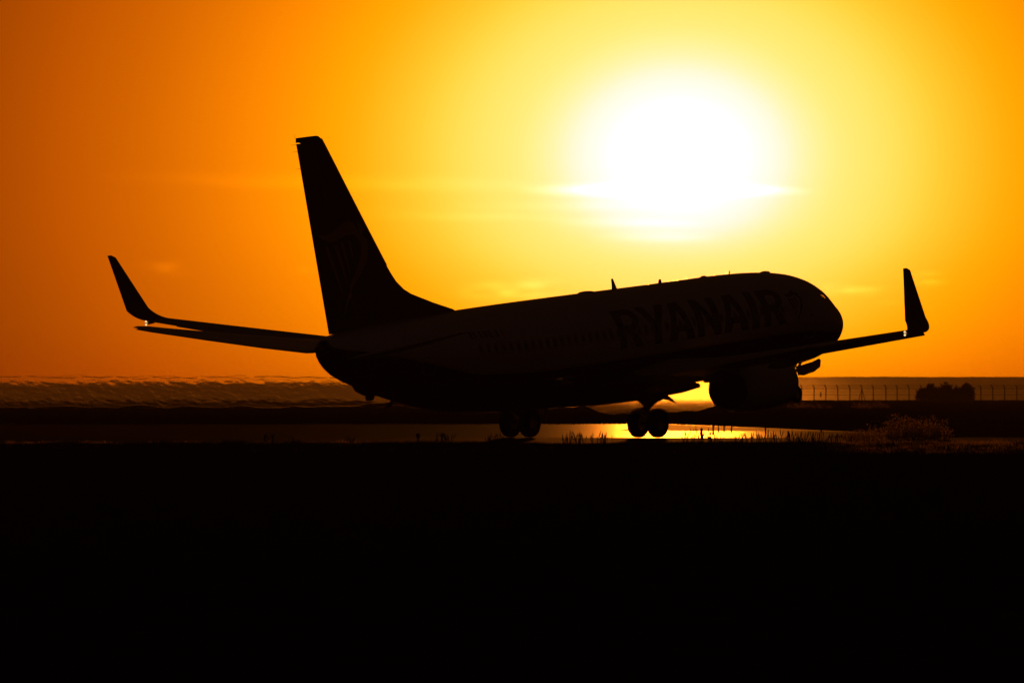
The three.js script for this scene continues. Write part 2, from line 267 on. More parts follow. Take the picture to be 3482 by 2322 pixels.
// fuselage: a hollow skin with openings for the cockpit windows
const inWindow = (X, ph) => { // windows by [from X, to X, from angle, to angle] on both sides
  const q = ph > 90 ? 180 - ph : ph;
  return COCKPIT.findIndex(([a, b, lo, hi]) => X > a && X < b && q > lo && q < hi);
};
const COCKPIT = [[2.44, 2.8, 55, 82], [3.02, 3.32, 26, 40], [3.68, 3.95, 26, 34]];
{
  const Xs = [0.66, 0.67, 0.69, 0.72, 0.78, 0.88, 1.0, 1.15, 1.35, 1.57, 1.8, 2.05, 2.25, 2.44, 2.62, 2.8, 3.02, 3.17, 3.32, 3.5, 3.68, 3.8, 3.95, 4.2, 4.6, 5, 5.5, 6, 6.6, 7.2];
  for (let x = 8; x <= 34; x += 1) Xs.push(x);
  for (let x = 34.5; x < 37.1; x += 0.4) Xs.push(x);
  Xs.push(37.15, 37.3, 37.42, 37.5, 37.55);
  const base = []; for (let a = -90; a <= 270; a += a >= 55 && a < 125 ? 1 : 5) base.push(a);
  const A0 = [...new Set([...base, 26, 40, 82, 34, 154, 140, 98, 146])].sort((a, b) => a - b);
  const p = [], nrm = [], uv = [], idx = [], n = A0.length;
  for (const X of Xs) for (const a of A0) {
    const q = skin(X, a), e = 0.02, dX = skin(Math.min(X1, X + e), a).sub(skin(Math.max(X0, X - e), a)), dA = skin(X, a + 0.5).sub(skin(X, a - 0.5)), N = dA.cross(dX).normalize();
    p.push(q.x, q.y, q.z); if (N.lengthSq() < 0.5) N.set(0, 0, X < 5 ? -1 : 1); nrm.push(N.x, N.y, N.z); uv.push((X1 - X) / (X1 - X0), (a + 90) / 360);
  }
  for (let i = 0; i + 1 < Xs.length; i++) for (let j = 0; j + 1 < n; j++) {
    if (inWindow((Xs[i] + Xs[i + 1]) / 2, (A0[j] + A0[j + 1]) / 2) >= 0) continue;
    const a = i * n + j, b = a + 1, c = a + n, d = c + 1; idx.push(a, b, c, b, d, c);
  }
  const g = new THREE.BufferGeometry(); g.setAttribute('position', new THREE.Float32BufferAttribute(p, 3)); g.setAttribute('normal', new THREE.Float32BufferAttribute(nrm, 3)); g.setAttribute('uv', new THREE.Float32BufferAttribute(uv, 2)); g.setIndex(idx);
  const nn = nrm; let s = 0; for (let i = 0; i < nn.length; i += 3) s += nn[i] * p[i]; if (s < 0) for (let i = 0; i < nn.length; i++) g.attributes.normal.array[i] *= -1;
  // wind faces outward
  { const a = new THREE.Vector3().fromArray(p, 3 * idx[3000]), b = new THREE.Vector3().fromArray(p, 3 * idx[3001]), c = new THREE.Vector3().fromArray(p, 3 * idx[3002]), N = b.sub(a).cross(c.sub(a)); const k = new THREE.Vector3().fromArray(g.attributes.normal.array, 3 * idx[3000]); if (N.dot(k) < 0) for (let i = 0; i < idx.length; i += 3) { const t = idx[i]; idx[i] = idx[i + 1]; idx[i + 1] = t; } g.setIndex(idx); }
  var fuselage = mesh('fuselage', g, M.skin, plane);
}
// a patch of the skin: grid over [Xa, Xb] x [lo, hi], rounded like a window if round
function patch(Xa, Xb, lo, hi, off, round = 0.0, n = 24) {
  const p = [], idx = [], c = skin((Xa + Xb) / 2, (lo + hi) / 2, off); p.push(c.x, c.y, c.z);
  for (let r = 1; r <= 3; r++) for (let i = 0; i < n; i++) { const a = i / n * 2 * Math.PI, e = round || 0.12, x = Math.sign(Math.cos(a)) * Math.abs(Math.cos(a)) ** e, y = Math.sign(Math.sin(a)) * Math.abs(Math.sin(a)) ** e; const q = skin((Xa + Xb) / 2 + (Xb - Xa) / 2 * x * r / 3, (lo + hi) / 2 + (hi - lo) / 2 * y * r / 3, r === 3 ? off - 0.02 : off); p.push(q.x, q.y, q.z); }
  for (let i = 0; i < n; i++) { const k = (i + 1) % n; idx.push(0, 1 + k, 1 + i); for (let r = 0; r < 2; r++) { const a = 1 + r * n + i, b = 1 + r * n + k, e = a + n, f = b + n; idx.push(a, b, e, b, f, e); } }
  const g = new THREE.BufferGeometry(); g.setAttribute('position', new THREE.Float32BufferAttribute(p, 3)); g.setIndex(idx); g.computeVertexNormals(); return g;
}
// rectangular outline of skin strips
function outline(Xa, Xb, lo, hi, off, w, n = 40, e = 0.35) {
  const p = [], idx = [];
  for (let i = 0; i < n; i++) { const a = (i + 0.5) / n * 2 * Math.PI, x = Math.sign(Math.cos(a)) * Math.abs(Math.cos(a)) ** e, y = Math.sign(Math.sin(a)) * Math.abs(Math.sin(a)) ** e; for (const k of [1, 0]) { const q = skin((Xa + Xb) / 2 + ((Xb - Xa) / 2 - k * w) * x, (lo + hi) / 2 + ((hi - lo) / 2 - k * w * 30) * y, off); p.push(q.x, q.y, q.z); } }
  for (let i = 0; i < n; i++) { const a = 2 * i, b = 2 * ((i + 1) % n); idx.push(a, a + 1, b, a + 1, b + 1, b); }
  const g = new THREE.BufferGeometry(); g.setAttribute('position', new THREE.Float32BufferAttribute(p, 3)); g.setIndex(idx); g.computeVertexNormals(); return g;
}
for (const [a, b, lo, hi] of COCKPIT) for (const s of [0, 1]) { // the panes, set just inside the skin
  const g = new THREE.BufferGeometry(), p = [], idx = []; for (let i = 0; i <= 4; i++) for (let j = 0; j <= 4; j++) { const ph = lo + (hi - lo) * j / 4, q = skin(a + (b - a) * i / 4, s ? 180 - ph : ph, -0.01); p.push(q.x, q.y, q.z); }
  for (let i = 0; i < 4; i++) for (let j = 0; j < 4; j++) { const k = i * 5 + j; s ? idx.push(k, k + 5, k + 1, k + 1, k + 5, k + 6) : idx.push(k, k + 1, k + 5, k + 1, k + 6, k + 5); }
  g.setAttribute('position', new THREE.Float32BufferAttribute(p, 3)); g.setIndex(idx); g.computeVertexNormals(); mesh('cockpit_window', g, M.glass, fuselage);
}
{ // cabin windows of the right side, doors and overwing exits
  const X = []; for (let x = 7.6; x < 29.8; x += 0.508) X.push(x);
  for (const x of X) { const w = mesh('cabin_window', outline(x - 0.16, x + 0.16, 6, 19.5, 0.006, 0.03, 20, 0.55), M.seam, fuselage); mesh('window_pane', patch(x - 0.12, x + 0.12, 7.3, 18.2, 0.005, 0.55, 16), M.pane, fuselage); }
  for (const [a, b, lo, hi] of [[5.0, 5.82, -24, 34], [32.35, 33.15, -22, 33], [17.35, 17.95, -2, 27], [18.4, 19.0, -2, 27]]) { const d = mesh('door', outline(a, b, lo, hi, 0.006, 0.03), M.seam, fuselage); mesh('handle', patch((a + b) / 2 - 0.12, (a + b) / 2 + 0.12, lo + (hi - lo) * 0.42, lo + (hi - lo) * 0.47, 0.02, 0.3, 12), M.seam, fuselage); }
}

// lifting surfaces: sections of an airfoil along a span
const foil = (n = 14) => { const r = []; for (let i = 0; i <= n; i++) { const x = 0.5 * (1 + Math.cos(Math.PI * i / n)); r.push([x, 1]); } for (let i = 1; i < n; i++) { const x = 0.5 * (1 - Math.cos(Math.PI * i / n)); r.push([x, -1]); } return r; };
const FOIL = foil();
const half = (x) => 5 * (0.2969 * Math.sqrt(x) - 0.126 * x - 0.3516 * x * x + 0.2843 * x ** 3 - 0.1015 * x ** 4);
// section: leading edge point, chord, thickness ratio, twist (deg, nose up), tilt of the thickness axis about the chord (deg, 0 = up), camber
function section(X, Y, Z, chord, tc, twist = 0, tilt = 0, camber = 0, side = 1, cut = 1) {
  const t = twist * Math.PI / 180, k = tilt * Math.PI / 180;
  return FOIL.map(([x, s]) => {
    x *= cut; const h = (half(x) * tc * s + camber * 4 * x * (1 - x)) * chord, along = x * chord;
    const ax = along * Math.cos(t) + h * Math.sin(t), up = h * Math.cos(t) - along * Math.sin(t);
    return A(X + ax, side * (Y - up * Math.sin(k)), Z + up * Math.cos(k));
  });
}
const WING = { le: (Y) => 14.9 + (Y - 2.86) * 0.523 - (Y < 4.2 ? 0.32 * (4.2 - Y) : 0), te: (Y) => (Y < 5.9 ? 21.25 - 0.06 * (Y - 1.88) : 21.0 + (Y - 5.9) * 0.256) };
for (const side of [1, -1]) {
  const bend = side > 0 ? 0.0001 : 0.0006, dih = side > 0 ? 0.144 : 0.168;
  const zw = (Y) => 2.1 + dih * (Y - 1.88) + bend * Math.max(0, Y - 1.88) ** 2;
  const tw = (Y) => 1.5 - 4.0 * Math.max(0, Y - 1.88) / 15;
  const sec = (Y, cut) => section(WING.le(Y), Y, zw(Y) + 0.25 * Math.sin(tw(Y) * Math.PI / 180) * (WING.te(Y) - WING.le(Y)), WING.te(Y) - WING.le(Y), Y < 6 ? 0.145 - 0.005 * Y : 0.112, tw(Y), 0, 0.012, side, cut);
  const Ys = [0.6, 1.9, 3, 4.2, 5.2, 5.9, 7.5, 9.5, 11.5, 13.5, 15.2, 16.2, 16.8], rings = Ys.map((Y) => sec(Y));
  const order = (r) => (side > 0 ? r : r.map((q) => q.slice().reverse()));
  const wing = mesh('wing', loft(order(rings)), M.grey, plane);
  // blended winglet: the span line curls up
  const y0 = 16.8, z0 = zw(y0), slope = Math.atan(dih + 2 * bend * (y0 - 1.88)), wl = [], end = 80 * Math.PI / 180, steps = 9, R = 0.62;
  let y = y0, z = z0, s = 0;
  const leB = WING.le(y0), cB = WING.te(y0) - leB;
  const prof = [];
  for (let i = 0; i <= steps; i++) { const a = slope + (end - slope) * i / steps; if (i) { const ds = R * (end - slope) / steps; y += Math.cos(a) * ds; z += Math.sin(a) * ds; s += ds; } prof.push([y, z, a, s]); }
  const straight = (side > 0 ? 2.0 : 2.2);
  for (const k of [0.35, 0.7, 0.95, 1]) { const a = end; prof.push([y + Math.cos(a) * straight * k, z + Math.sin(a) * straight * k, a, s + straight * k]); }
  const total = prof[prof.length - 1][3];
  const leT = 24.78, teT = 25.24;
  prof.forEach(([py, pz, a, q], i) => {
    const k = q / total, curl = Math.min(1, q / s), le = leB + (23.15 - leB) * Math.min(1, q / s) ** 1.1 + (q > s ? (leT - 23.15) * (q - s) / (total - s) : 0), te = WING.te(y0) + (24.66 - WING.te(y0)) * Math.min(1, q / s) + (q > s ? (teT - 24.66) * (q - s) / (total - s) : 0);
    const last = i === prof.length - 1; wl.push(section(le + (last ? 0.2 : 0), py, pz, te - le - (last ? 0.2 : 0), 0.1 - 0.02 * k, tw(y0) * (1 - curl), a * 180 / Math.PI, 0, side));
  });
  mesh('winglet', loft(order(wl), false), M.navy, wing);
  // slats, drooped ahead of the leading edge
  for (const [a, b] of [[6.1, 8.5], [8.55, 11.0], [11.05, 13.55], [13.6, 16.4]]) {
    const rs = [a, (a + b) / 2, b].map((Y) => { const ch = WING.te(Y) - WING.le(Y), c = 0.17 * ch + 0.12; return section(WING.le(Y) - 0.24, Y, zw(Y) - 0.17, c, 0.24, -16 + tw(Y), 0, 0.06, side); });
    mesh('slat', loft(order(rs)), M.grey, wing);
  }
  // Krueger flap inboard of the engine
  mesh('leading_edge_flap', loft(order([2.3, 3.9].map((Y) => section(WING.le(Y) - 0.35, Y, zw(Y) - 0.3, 0.7, 0.12, -30, 0, 0.05, side)))), M.grey, wing);
  // trailing edge flaps, a little extended, and the aileron
  for (const [nm, a, b, c, dn] of [['flap', 2.05, 4.7, 1.35, 5], ['flap', 4.95, 12.2, 0.95, 5], ['aileron', 12.35, 15.6, 0.55, side > 0 ? -0.5 : 0.5]]) {
    const rs = [a, (a + b) / 2, b].map((Y) => { const x = WING.te(Y), ch = nm === 'flap' ? c * (Y > 5 ? 1.15 - 0.035 * (Y - 5) : 1) : c, t = tw(Y) * Math.PI / 180; return section(x - (nm === 'flap' ? 0.55 : 0.45) * ch, Y, zw(Y) - Math.sin(t) * (x - WING.le(Y)) * 0.75 - (nm === 'flap' ? 0.04 : 0.0), ch, 0.13, tw(Y) - dn, 0, 0, side); });
    mesh(nm, loft(order(rs)), M.grey, wing);
  }
  for (const Y of [6.9, 9.9]) { // flap track fairings
    const x = WING.te(Y) - 1.9, zc = zw(Y) - 0.27, rs = [];
    for (let i = 0; i <= 12; i++) { const k = i / 12, r = 0.2 * Math.sqrt(Math.max(0.002, Math.sin(Math.PI * Math.min(1, k * 0.98 + 0.01)))) * (1 - 0.35 * k), cy = [], xx = x + 2.2 * k; for (let j = 0; j < 12; j++) { const a = j / 12 * 2 * Math.PI; cy.push(A(xx, side * (Y + r * 0.75 * Math.cos(a)), zc - 0.08 * k * k + r * 1.25 * Math.sin(a))); } rs.push(cy); }
    mesh('flap_track_fairing', loft(order(rs)), M.grey, wing);
  }
  // tip lights: a white aft light behind the tip, burning
  const lamp = mesh('position_light', new THREE.SphereGeometry(0.04, 12, 8), new THREE.MeshStandardMaterial({ color: 0xfff0d0, emissive: new THREE.Color().setRGB(1, 0.62, 0.25), emissiveIntensity: 1.2 }), wing);
  const lp = A(WING.te(16.9) + 0.16, side * 16.85, zw(16.85) - 0.06); lamp.position.copy(lp);
  const lamp2 = lamp.clone(); wing.add(lamp2); lamp2.position.copy(A(WING.te(16.9) + 0.16, side * 16.85, zw(16.85) + 0.06));
  mesh('light_housing', tube([A(WING.te(16.9) - 0.4, side * 16.85, zw(16.85) - 0.02), A(WING.te(16.9) + 0.12, side * 16.85, zw(16.85))], [0.03, 0.075]), M.grey, wing);
  const pl = new THREE.PointLight(new THREE.Color().setRGB(1, 0.75, 0.4), 0.008); pl.castShadow = true; pl.position.copy(A(WING.te(16.9) + 0.3, side * 16.85, zw(16.85))); plane.add(pl);
  // engine
  const eng = group('engine', plane), ey = 4.83, ez = 1.57;
  const ring = (X, r, dy = 0, flat = 0.87) => { const q = []; for (let j = 0; j < 40; j++) { const a = j / 40 * 2 * Math.PI, sn = Math.sin(a); q.push(A(X, side * (ey + r * 1.03 * Math.cos(a)), ez + dy + r * sn * (sn < 0 ? flat : 1))); } return q; };
  const nac = [[16.85, 0.8, .9], [16.9, 0.84, .92], [16.4, 0.95, .9], [15.6, 1.045, .88], [14.8, 1.08, .87], [14.0, 1.065, .87], [13.5, 1.01, .87]].map(([X, r, f]) => ring(X, r, 0, f));
  mesh('engine_cowl', loft(order(nac), false, false), M.white, eng);
  mesh('intake_lip', loft(order([[13.5, 1.01], [13.3, 0.965], [13.2, 0.91], [13.18, 0.87], [13.24, 0.83], [13.5, 0.79], [13.9, 0.79]].map(([X, r]) => ring(X, r))), false, false), M.alloy, eng);
  mesh('intake_duct', loft(order([[13.9, 0.79], [14.3, 0.8], [14.9, 0.8]].map(([X, r]) => ring(X, r))), false, false), M.grey, eng);
  mesh('bypass_duct', loft(order([[16.85, 0.8], [16.2, 0.82], [15.4, 0.8]].map(([X, r]) => ring(X, r, 0, .92))), false, true), M.dark, eng);
  { const blades = []; for (let k = 0; k < 24; k++) { const b = new THREE.BoxGeometry(0.16, 0.56, 0.02); b.rotateY(0.7); b.translate(0, 0.5, 0); b.rotateZ(k / 24 * 2 * Math.PI); const q = A(14.45, side * ey, ez); b.translate(q.x, q.y, q.z); blades.push(b); } const sp = new THREE.ConeGeometry(0.26, 0.5, 20); sp.rotateX(-Math.PI / 2); const q = A(14.25, side * ey, ez); sp.translate(q.x, q.y, q.z); mesh('fan', [...blades, sp], M.steel, eng); }
  mesh('core_cowl', loft(order([[15.4, 0.62], [16.6, 0.6], [17.2, 0.47], [17.45, 0.41], [17.44, 0.37], [17.0, 0.36]].map(([X, r]) => ring(X, r, 0, 1))), true, true), M.burnt, eng);
  mesh('exhaust_cone', loft(order([[17.0, 0.3], [17.4, 0.25], [17.8, 0.14], [18.0, 0.04]].map(([X, r]) => ring(X, r, 0, 1)))), M.burnt, eng);
  const py = [[13.75, 2.55, 2.6, 0.1], [14.4, 2.5, 2.72, 0.2], [15.4, 2.2, 2.78, 0.24], [16.4, 2.0, 2.6, 0.22], [17.4, 1.95, 2.4, 0.18], [18.6, 2.0, 2.3, 0.06]].map(([X, lo, hi, w]) => { const q = []; for (let j = 0; j < 12; j++) { const a = j / 12 * 2 * Math.PI; q.push(A(X, side * (ey + w * Math.cos(a)), (lo + hi) / 2 + (hi - lo) / 2 * Math.sin(a))); } return q; });
  mesh('pylon', loft(order(py)), M.white, eng);
  const strake = loft(order([[14.0, 0.04], [14.9, 0.3]].map(([X, h]) => [A(X, side * (ey - 0.72), ez + 0.74), A(X, side * (ey - 0.74), ez + 0.76), A(X, side * (ey - 0.76 - h * 0.6), ez + 0.78 + h), A(X, side * (ey - 0.72 - h * 0.6), ez + 0.78 + h)]))); mesh('strake', strake, M.white, eng);
  // main gear
  const gear = group('main_landing_gear', plane), gy = 2.86;
  mesh('strut', [tube([A(19.6, side * gy, 0.5), A(19.6, side * gy, 1.15)], 0.095, 14), tube([A(19.6, side * gy, 1.1), A(19.6, side * gy, 2.15)], 0.16, 14), tube([A(19.6, side * (gy - 0.5), 0.565), A(19.6, side * (gy + 0.5), 0.565)], 0.085, 12)], M.steel, gear);
  mesh('torque_link', tube([A(19.95, side * gy, 1.2), A(20.12, side * gy, 0.98), A(19.72, side * gy, 0.72)], 0.045), M.steel, gear);
  mesh('side_brace', tube([A(19.6, side * (gy - 0.08), 1.22), A(19.55, side * 2.15, 1.6), A(19.5, side * 1.5, 1.95)], 0.06), M.steel, gear);
  mesh('drag_strut', tube([A(19.7, side * gy, 1.35), A(20.5, side * (gy + 0.1), 1.75)], 0.05), M.steel, gear);
  mesh('brake_hose', tube([A(19.85, side * (gy + 0.06), 1.45), A(19.98, side * (gy + 0.15), 1.2), A(19.9, side * (gy + 0.2), 0.95), A(19.7, side * (gy + 0.18), 0.7)], 0.018), M.rubber, gear);
  { // leg fairing door: a curved plate outboard of the leg
    const rs = [[0.02, 1.78, 0.62], [0.3, 1.74, 0.4], [0.62, 1.66, 0.2], [0.85, 1.58, 0.16], [1.0, 1.48, 0.14], [1.14, 1.33, 0.03]].map(([dy, z, w]) => [A(19.58, side * (gy + 0.12 + dy), z), A(19.58, side * (gy + 0.13 + dy), z - w), A(19.62, side * (gy + 0.13 + dy), z - w), A(19.62, side * (gy + 0.12 + dy), z)]);
    mesh('leg_door', loft(order(rs)), M.white, gear);
    mesh('hinge_fairing', [new THREE.SphereGeometry(0.12, 16, 12).translate(...A(19.6, side * 3.75, 1.79).toArray()), tube([A(19.6, side * 3.72, 1.85), A(19.6, side * 3.66, 2.2)], 0.04)], M.grey, gear);
    mesh('leg_fairing', loft(order([[1.3, 0.16], [1.62, 0.28], [1.95, 0.34]].map(([z, w]) => [A(19.3, side * (gy - w * 0.5), z), A(19.3, side * (gy + w), z), A(19.9, side * (gy + w), z), A(19.9, side * (gy - w * 0.5), z)]))), M.white, gear);
  }
  for (const dy of [-0.43, 0.43]) {
    const w = group('wheel', gear); w.position.copy(A(19.6, side * gy + dy, 0.565));
    const prof = [[0.27, -0.17], [0.33, -0.2], [0.42, -0.215], [0.5, -0.195], [0.545, -0.14], [0.562, -0.06], [0.565, 0], [0.562, 0.06], [0.545, 0.14], [0.5, 0.195], [0.42, 0.215], [0.33, 0.2], [0.27, 0.17]].map(([r, h]) => new THREE.Vector2(r, h));
    const ty = new THREE.LatheGeometry(prof, 40); ty.rotateZ(Math.PI / 2); const tm = mesh('tyre', ty, M.rubber, w);
    const hb = new THREE.LatheGeometry([[0.02, -0.08], [0.1, -0.12], [0.16, -0.09], [0.25, -0.15], [0.28, -0.17], [0.28, 0.17], [0.25, 0.15], [0.16, 0.09], [0.1, 0.12], [0.02, 0.08]].map(([r, h]) => new THREE.Vector2(r, h)), 28); hb.rotateZ(Math.PI / 2); mesh('rim', hb, M.steel, w);
  }
  // tailplane
  const ts = [[0.5, 33.7, 3.5, 4.68], [0.95, 34.0, 3.35, 4.74], [2.5, 35.2, 2.72, 4.96], [4.5, 36.75, 1.94, 5.3], [6.4, 38.2, 1.22, 5.64], [6.95, 38.62, 0.98, 5.75], [7.2, 38.95, 0.62, 5.79]];
  const tz = (Z) => Z + (side > 0 ? -0.2 : 0.0);
  const stab = mesh('tailplane', loft(order(ts.map(([Y, X, c, Z]) => section(X, Y, tz(Z), c * 0.72, 0.11, 1, 0, 0, side)))), M.white, plane);
  mesh('elevator', loft(order(ts.slice(1, 6).map(([Y, X, c, Z]) => section(X + c * 0.66, Y, tz(Z) - 0.66 * c * 0.0175, c * 0.34, 0.12, 2.5, 0, 0, side)))), M.white, stab);
  mesh('leading_edge_strip', loft(order(ts.slice(1, 7).map(([Y, X, c, Z]) => section(X - 0.012, Y, tz(Z), c * 0.1, 0.42, 1, 0, 0, side)))), M.alloy, stab);
}
// wing-to-body fairing
mesh('belly_fairing', loft([[12.4, 0.5, 1.5, 1.42], [13.4, 1.5, 1.62, 1.30], [15, 2.05, 2.0, 1.24], [18, 2.2, 2.05, 1.22], [20.5, 2.1, 2.0, 1.28], [22.2, 1.7, 1.75, 1.38], [23.4, 0.6, 1.52, 1.43]].map(([X, w, zt, zb]) => { const q = []; for (let j = 0; j < 28; j++) { const a = j / 28 * 2 * Math.PI, c = Math.cos(a), s = Math.sin(a); q.push(A(X, w * Math.sign(c) * Math.abs(c) ** 0.6, (zt + zb) / 2 + (zt - zb) / 2 * Math.sign(s) * Math.abs(s) ** 0.7)); } return q; })), M.navy, plane);
// fin and rudder
{
  const W = 512, cv = document.createElement('canvas'); cv.width = cv.height = W; const c = cv.getContext('2d');
  c.fillStyle = '#0e1a40'; c.fillRect(0, 0, W, W); c.fillStyle = '#e0b62c';
  const fx = (X) => (40 - X) / 12 * W, fz = (Z) => W - (Z - 4.5) / 8.5 * W; drawHarp(c, fx(37.75), fz(9.45), fx(34.35) - fx(37.75), fz(5.85) - fz(9.45));
  const t = new THREE.CanvasTexture(cv); t.colorSpace = THREE.SRGBColorSpace; const fm = new THREE.MeshPhysicalMaterial({ map: t, roughness: 0.42, ...paint });
  const uv = (q) => [(40 - (q.z + 19.6)) / 12, (q.y + 0.565 - 4.5) / 8.5];
  // leading edge and trailing edge by height
  const le = [[5.0, 28.0], [5.45, 28.2], [5.6, 28.55], [5.95, 29.9], [6.4, 31.44], [6.62, 31.95], [6.94, 32.44], [7.25, 32.76], [7.58, 33.06], [8.6, 33.9], [10.01, 35.05], [11.4, 36.17], [12.3, 36.9], [12.57, 37.13], [12.66, 37.28], [12.69, 37.42]];
  const te = (Z) => 37.18 + (Z - 5.29) * (38.86 - 37.18) / (12.69 - 5.29);
  const hinge = (Z) => te(Z) - (2.1 - 0.145 * (Z - 5.2));
  const fsec = (Z, a, b, th) => FOIL.map(([x, s]) => A(a + (b - a) * x, s * half(x) * th, Z));
  const thick = (Z) => 0.36 - 0.03 * (Z - 5);
  const fin = mesh('fin', loft(le.map(([Z, X]) => { const b = Z > 12.45 ? te(Z) - (Z > 12.6 ? 0.02 : 0) : hinge(Z) + 0.25, low = Z < 6.5 ? (6.5 - Z) / 1.5 : 0; return fsec(Z, X, Math.max(b, X + 0.2), thick(Z) * 1.05 + 0.1 * low); }), true, true, uv), fm, plane);
  mesh('rudder', loft([5.33, 7, 9, 11, 12.47].map((Z) => FOIL.map(([x, s]) => A(hinge(Z) + (te(Z) - hinge(Z)) * x, s * (0.5 * thick(Z) * (1 - x) * (x < 0.02 ? 0 : 1) * 0.85 + 0.012), Z))), true, true, uv), fm, fin);
  mesh('fin_cap', loft([12.515, 12.64, 12.7].map((Z, i) => fsec(Z - i * 0.01, 37.15 + i * 0.14, 38.85 - i * 0.01, 0.13 - 0.05 * i))), M.navy, fin);
  mesh('leading_edge_strip', loft(le.slice(8, 14).map(([Z, X]) => fsec(Z, X - 0.015, X + 0.16, 0.14))), M.alloy, fin);
  for (const [Z, l, up] of [[12.45, 0.35, 0], [12.2, 0.33, -0.01], [11.55, 0.33, 0], [12.74, 0.12, 0.1]]) mesh('static_wick', tube([A(te(Z) - (up > 0.05 ? -0.0 : 0.02), 0, Z - (up > 0.05 ? 0.06 : 0)), A(te(Z) + l * (up > 0.05 ? 0.1 : 1), 0, Z + up)], 0.006, 5), M.dark, fin);
}
// antennas, beacons, drain masts, tail skid
const blade = (name, X, Z, h, c0, c1, sweep, up = 1) => mesh(name, loft([0, 0.6, 0.95, 1].map((k) => FOIL.map(([x, s]) => A(X + sweep * k + (c0 + (c1 - c0) * k - (k === 1 ? 0.04 : 0)) * x + (k === 1 ? 0.03 : 0), s * half(x) * 0.05, Z + up * h * k)))), M.white, plane);
blade('blade_antenna', 16.75, zTop(17) - 0.03, 0.44, 0.4, 0.12, 0.3);
blade('blade_antenna', 8.35, zTop(8.4) - 0.02, 0.14, 0.1, 0.05, 0.04);
blade('drain_mast', 22.05, 1.5, 0.66, 0.32, 0.1, 0.32, -1);
const hump = (name, X, len, w, h, Z) => mesh(name, (() => { const g = new THREE.SphereGeometry(1, 24, 12, 0, Math.PI * 2, 0, Math.PI / 2); g.scale(w, h, len / 2); const q = A(X, 0, Z); g.translate(q.x, q.y, q.z); return g; })(), M.white, plane);
hump('radome', 19.0, 0.85, 0.3, 0.075, zTop(19.3) - 0.02);
hump('antenna_fairing', 5.75, 0.6, 0.18, 0.075, zTop(5.8) - 0.02);
hump('antenna_fairing', 10.35, 0.4, 0.12, 0.08, zTop(10.4) - 0.02);
mesh('beacon', [new THREE.CylinderGeometry(0.055, 0.07, 0.1, 14).translate(...A(13.6, 0, zTop(13.6) + 0.05).toArray()), new THREE.SphereGeometry(0.055, 14, 8).translate(...A(13.6, 0, zTop(13.6) + 0.1).toArray())], mat(0.5, 0.02, 0.02, 0.2), plane);
mesh('tail_skid', loft([[34.35, 2.8, 2.98, 0.06], [34.45, 2.68, 2.98, 0.08], [34.7, 2.67, 3.0, 0.08], [34.8, 2.76, 3.05, 0.06]].map(([X, lo, hi, w]) => [A(X, -w, lo), A(X, w, lo), A(X, w, hi), A(X, -w, hi)])), M.steel, plane);
mesh('drain_mast', loft([[32.75, 2.55, 0.06], [33.0, 2.38, 0.05], [33.2, 2.3, 0.04]].map(([X, Z, w]) => [A(X, -w, Z - 0.02), A(X + 0.35, -w, Z - 0.02), A(X + 0.35, w, Z + 0.1), A(X, w, Z + 0.1)])), M.steel, plane);
{ const q = []; for (const [X, r] of [[37.3, 0.2], [37.62, 0.17], [37.62, 0.13], [37.3, 0.12]]) { const c = []; for (let j = 0; j < 20; j++) { const a = j / 20 * 2 * Math.PI; c.push(A(X, r * Math.cos(a), 4.9 + r * Math.sin(a))); } q.push(c); } mesh('tailpipe', loft(q, false, false), M.burnt, plane); }
mesh('tail_bumper', loft([[33.7, 0.05, 2.84], [34.1, 0.32, 2.8], [34.6, 0.44, 2.83], [35.0, 0.4, 2.96], [35.4, 0.24, 3.14], [35.75, 0.05, 3.32]].map(([X, w, Z]) => { const q = []; for (let j = 0; j < 20; j++) { const a = j / 20 * 2 * Math.PI; q.push(A(X, w * Math.cos(a), Z + 0.16 + 0.16 * Math.sin(a))); } return q; })), M.navy, plane);
// nose gear
{
  const gear = group('nose_landing_gear', plane);
  mesh('strut', [tube([A(4.1, 0, 0.34), A(4.0, 0, 1.0)], 0.06, 12), tube([A(4.0, 0, 0.95), A(3.85, 0, 1.75)], 0.1, 12), tube([A(4.1, -0.25, 0.345), A(4.1, 0.25, 0.345)], 0.05, 10)], M.steel, gear);
  mesh('drag_brace', tube([A(3.98, 0, 1.0), A(3.2, 0, 1.6)], 0.05), M.steel, gear);
  mesh('torque_link', tube([A(4.05, 0, 1.0), A(4.32, 0, 0.75), A(4.12, 0, 0.5)], 0.03), M.steel, gear);
  for (const s of [-1, 1]) {
    const w = group('wheel', gear); w.position.copy(A(4.1, s * 0.2, 0.345));
    const ty = new THREE.LatheGeometry([[0.18, -0.08], [0.25, -0.1], [0.31, -0.09], [0.34, -0.05], [0.345, 0], [0.34, 0.05], [0.31, 0.09], [0.25, 0.1], [0.18, 0.08]].map(([r, h]) => new THREE.Vector2(r, h)), 32); ty.rotateZ(Math.PI / 2); mesh('tyre', ty, M.rubber, w);
    const hb = new THREE.CylinderGeometry(0.185, 0.185, 0.12, 24); hb.rotateZ(Math.PI / 2); mesh('rim', hb, M.alloy, w);
    mesh('gear_door', loft([[2.7, 1.68, 0.04], [2.77, 1.66, 0.28], [3.25, 1.59, 0.36], [4.05, 1.53, 0.38], [4.45, 1.51, 0.32]].map(([X, Z, h]) => [A(X, s * 0.44, Z - 0.05), A(X, s * 0.47, Z - 0.05), A(X, s * 0.56, Z - 0.07 - h), A(X, s * 0.53, Z - 0.07 - h)])), M.white, gear);
  }
}

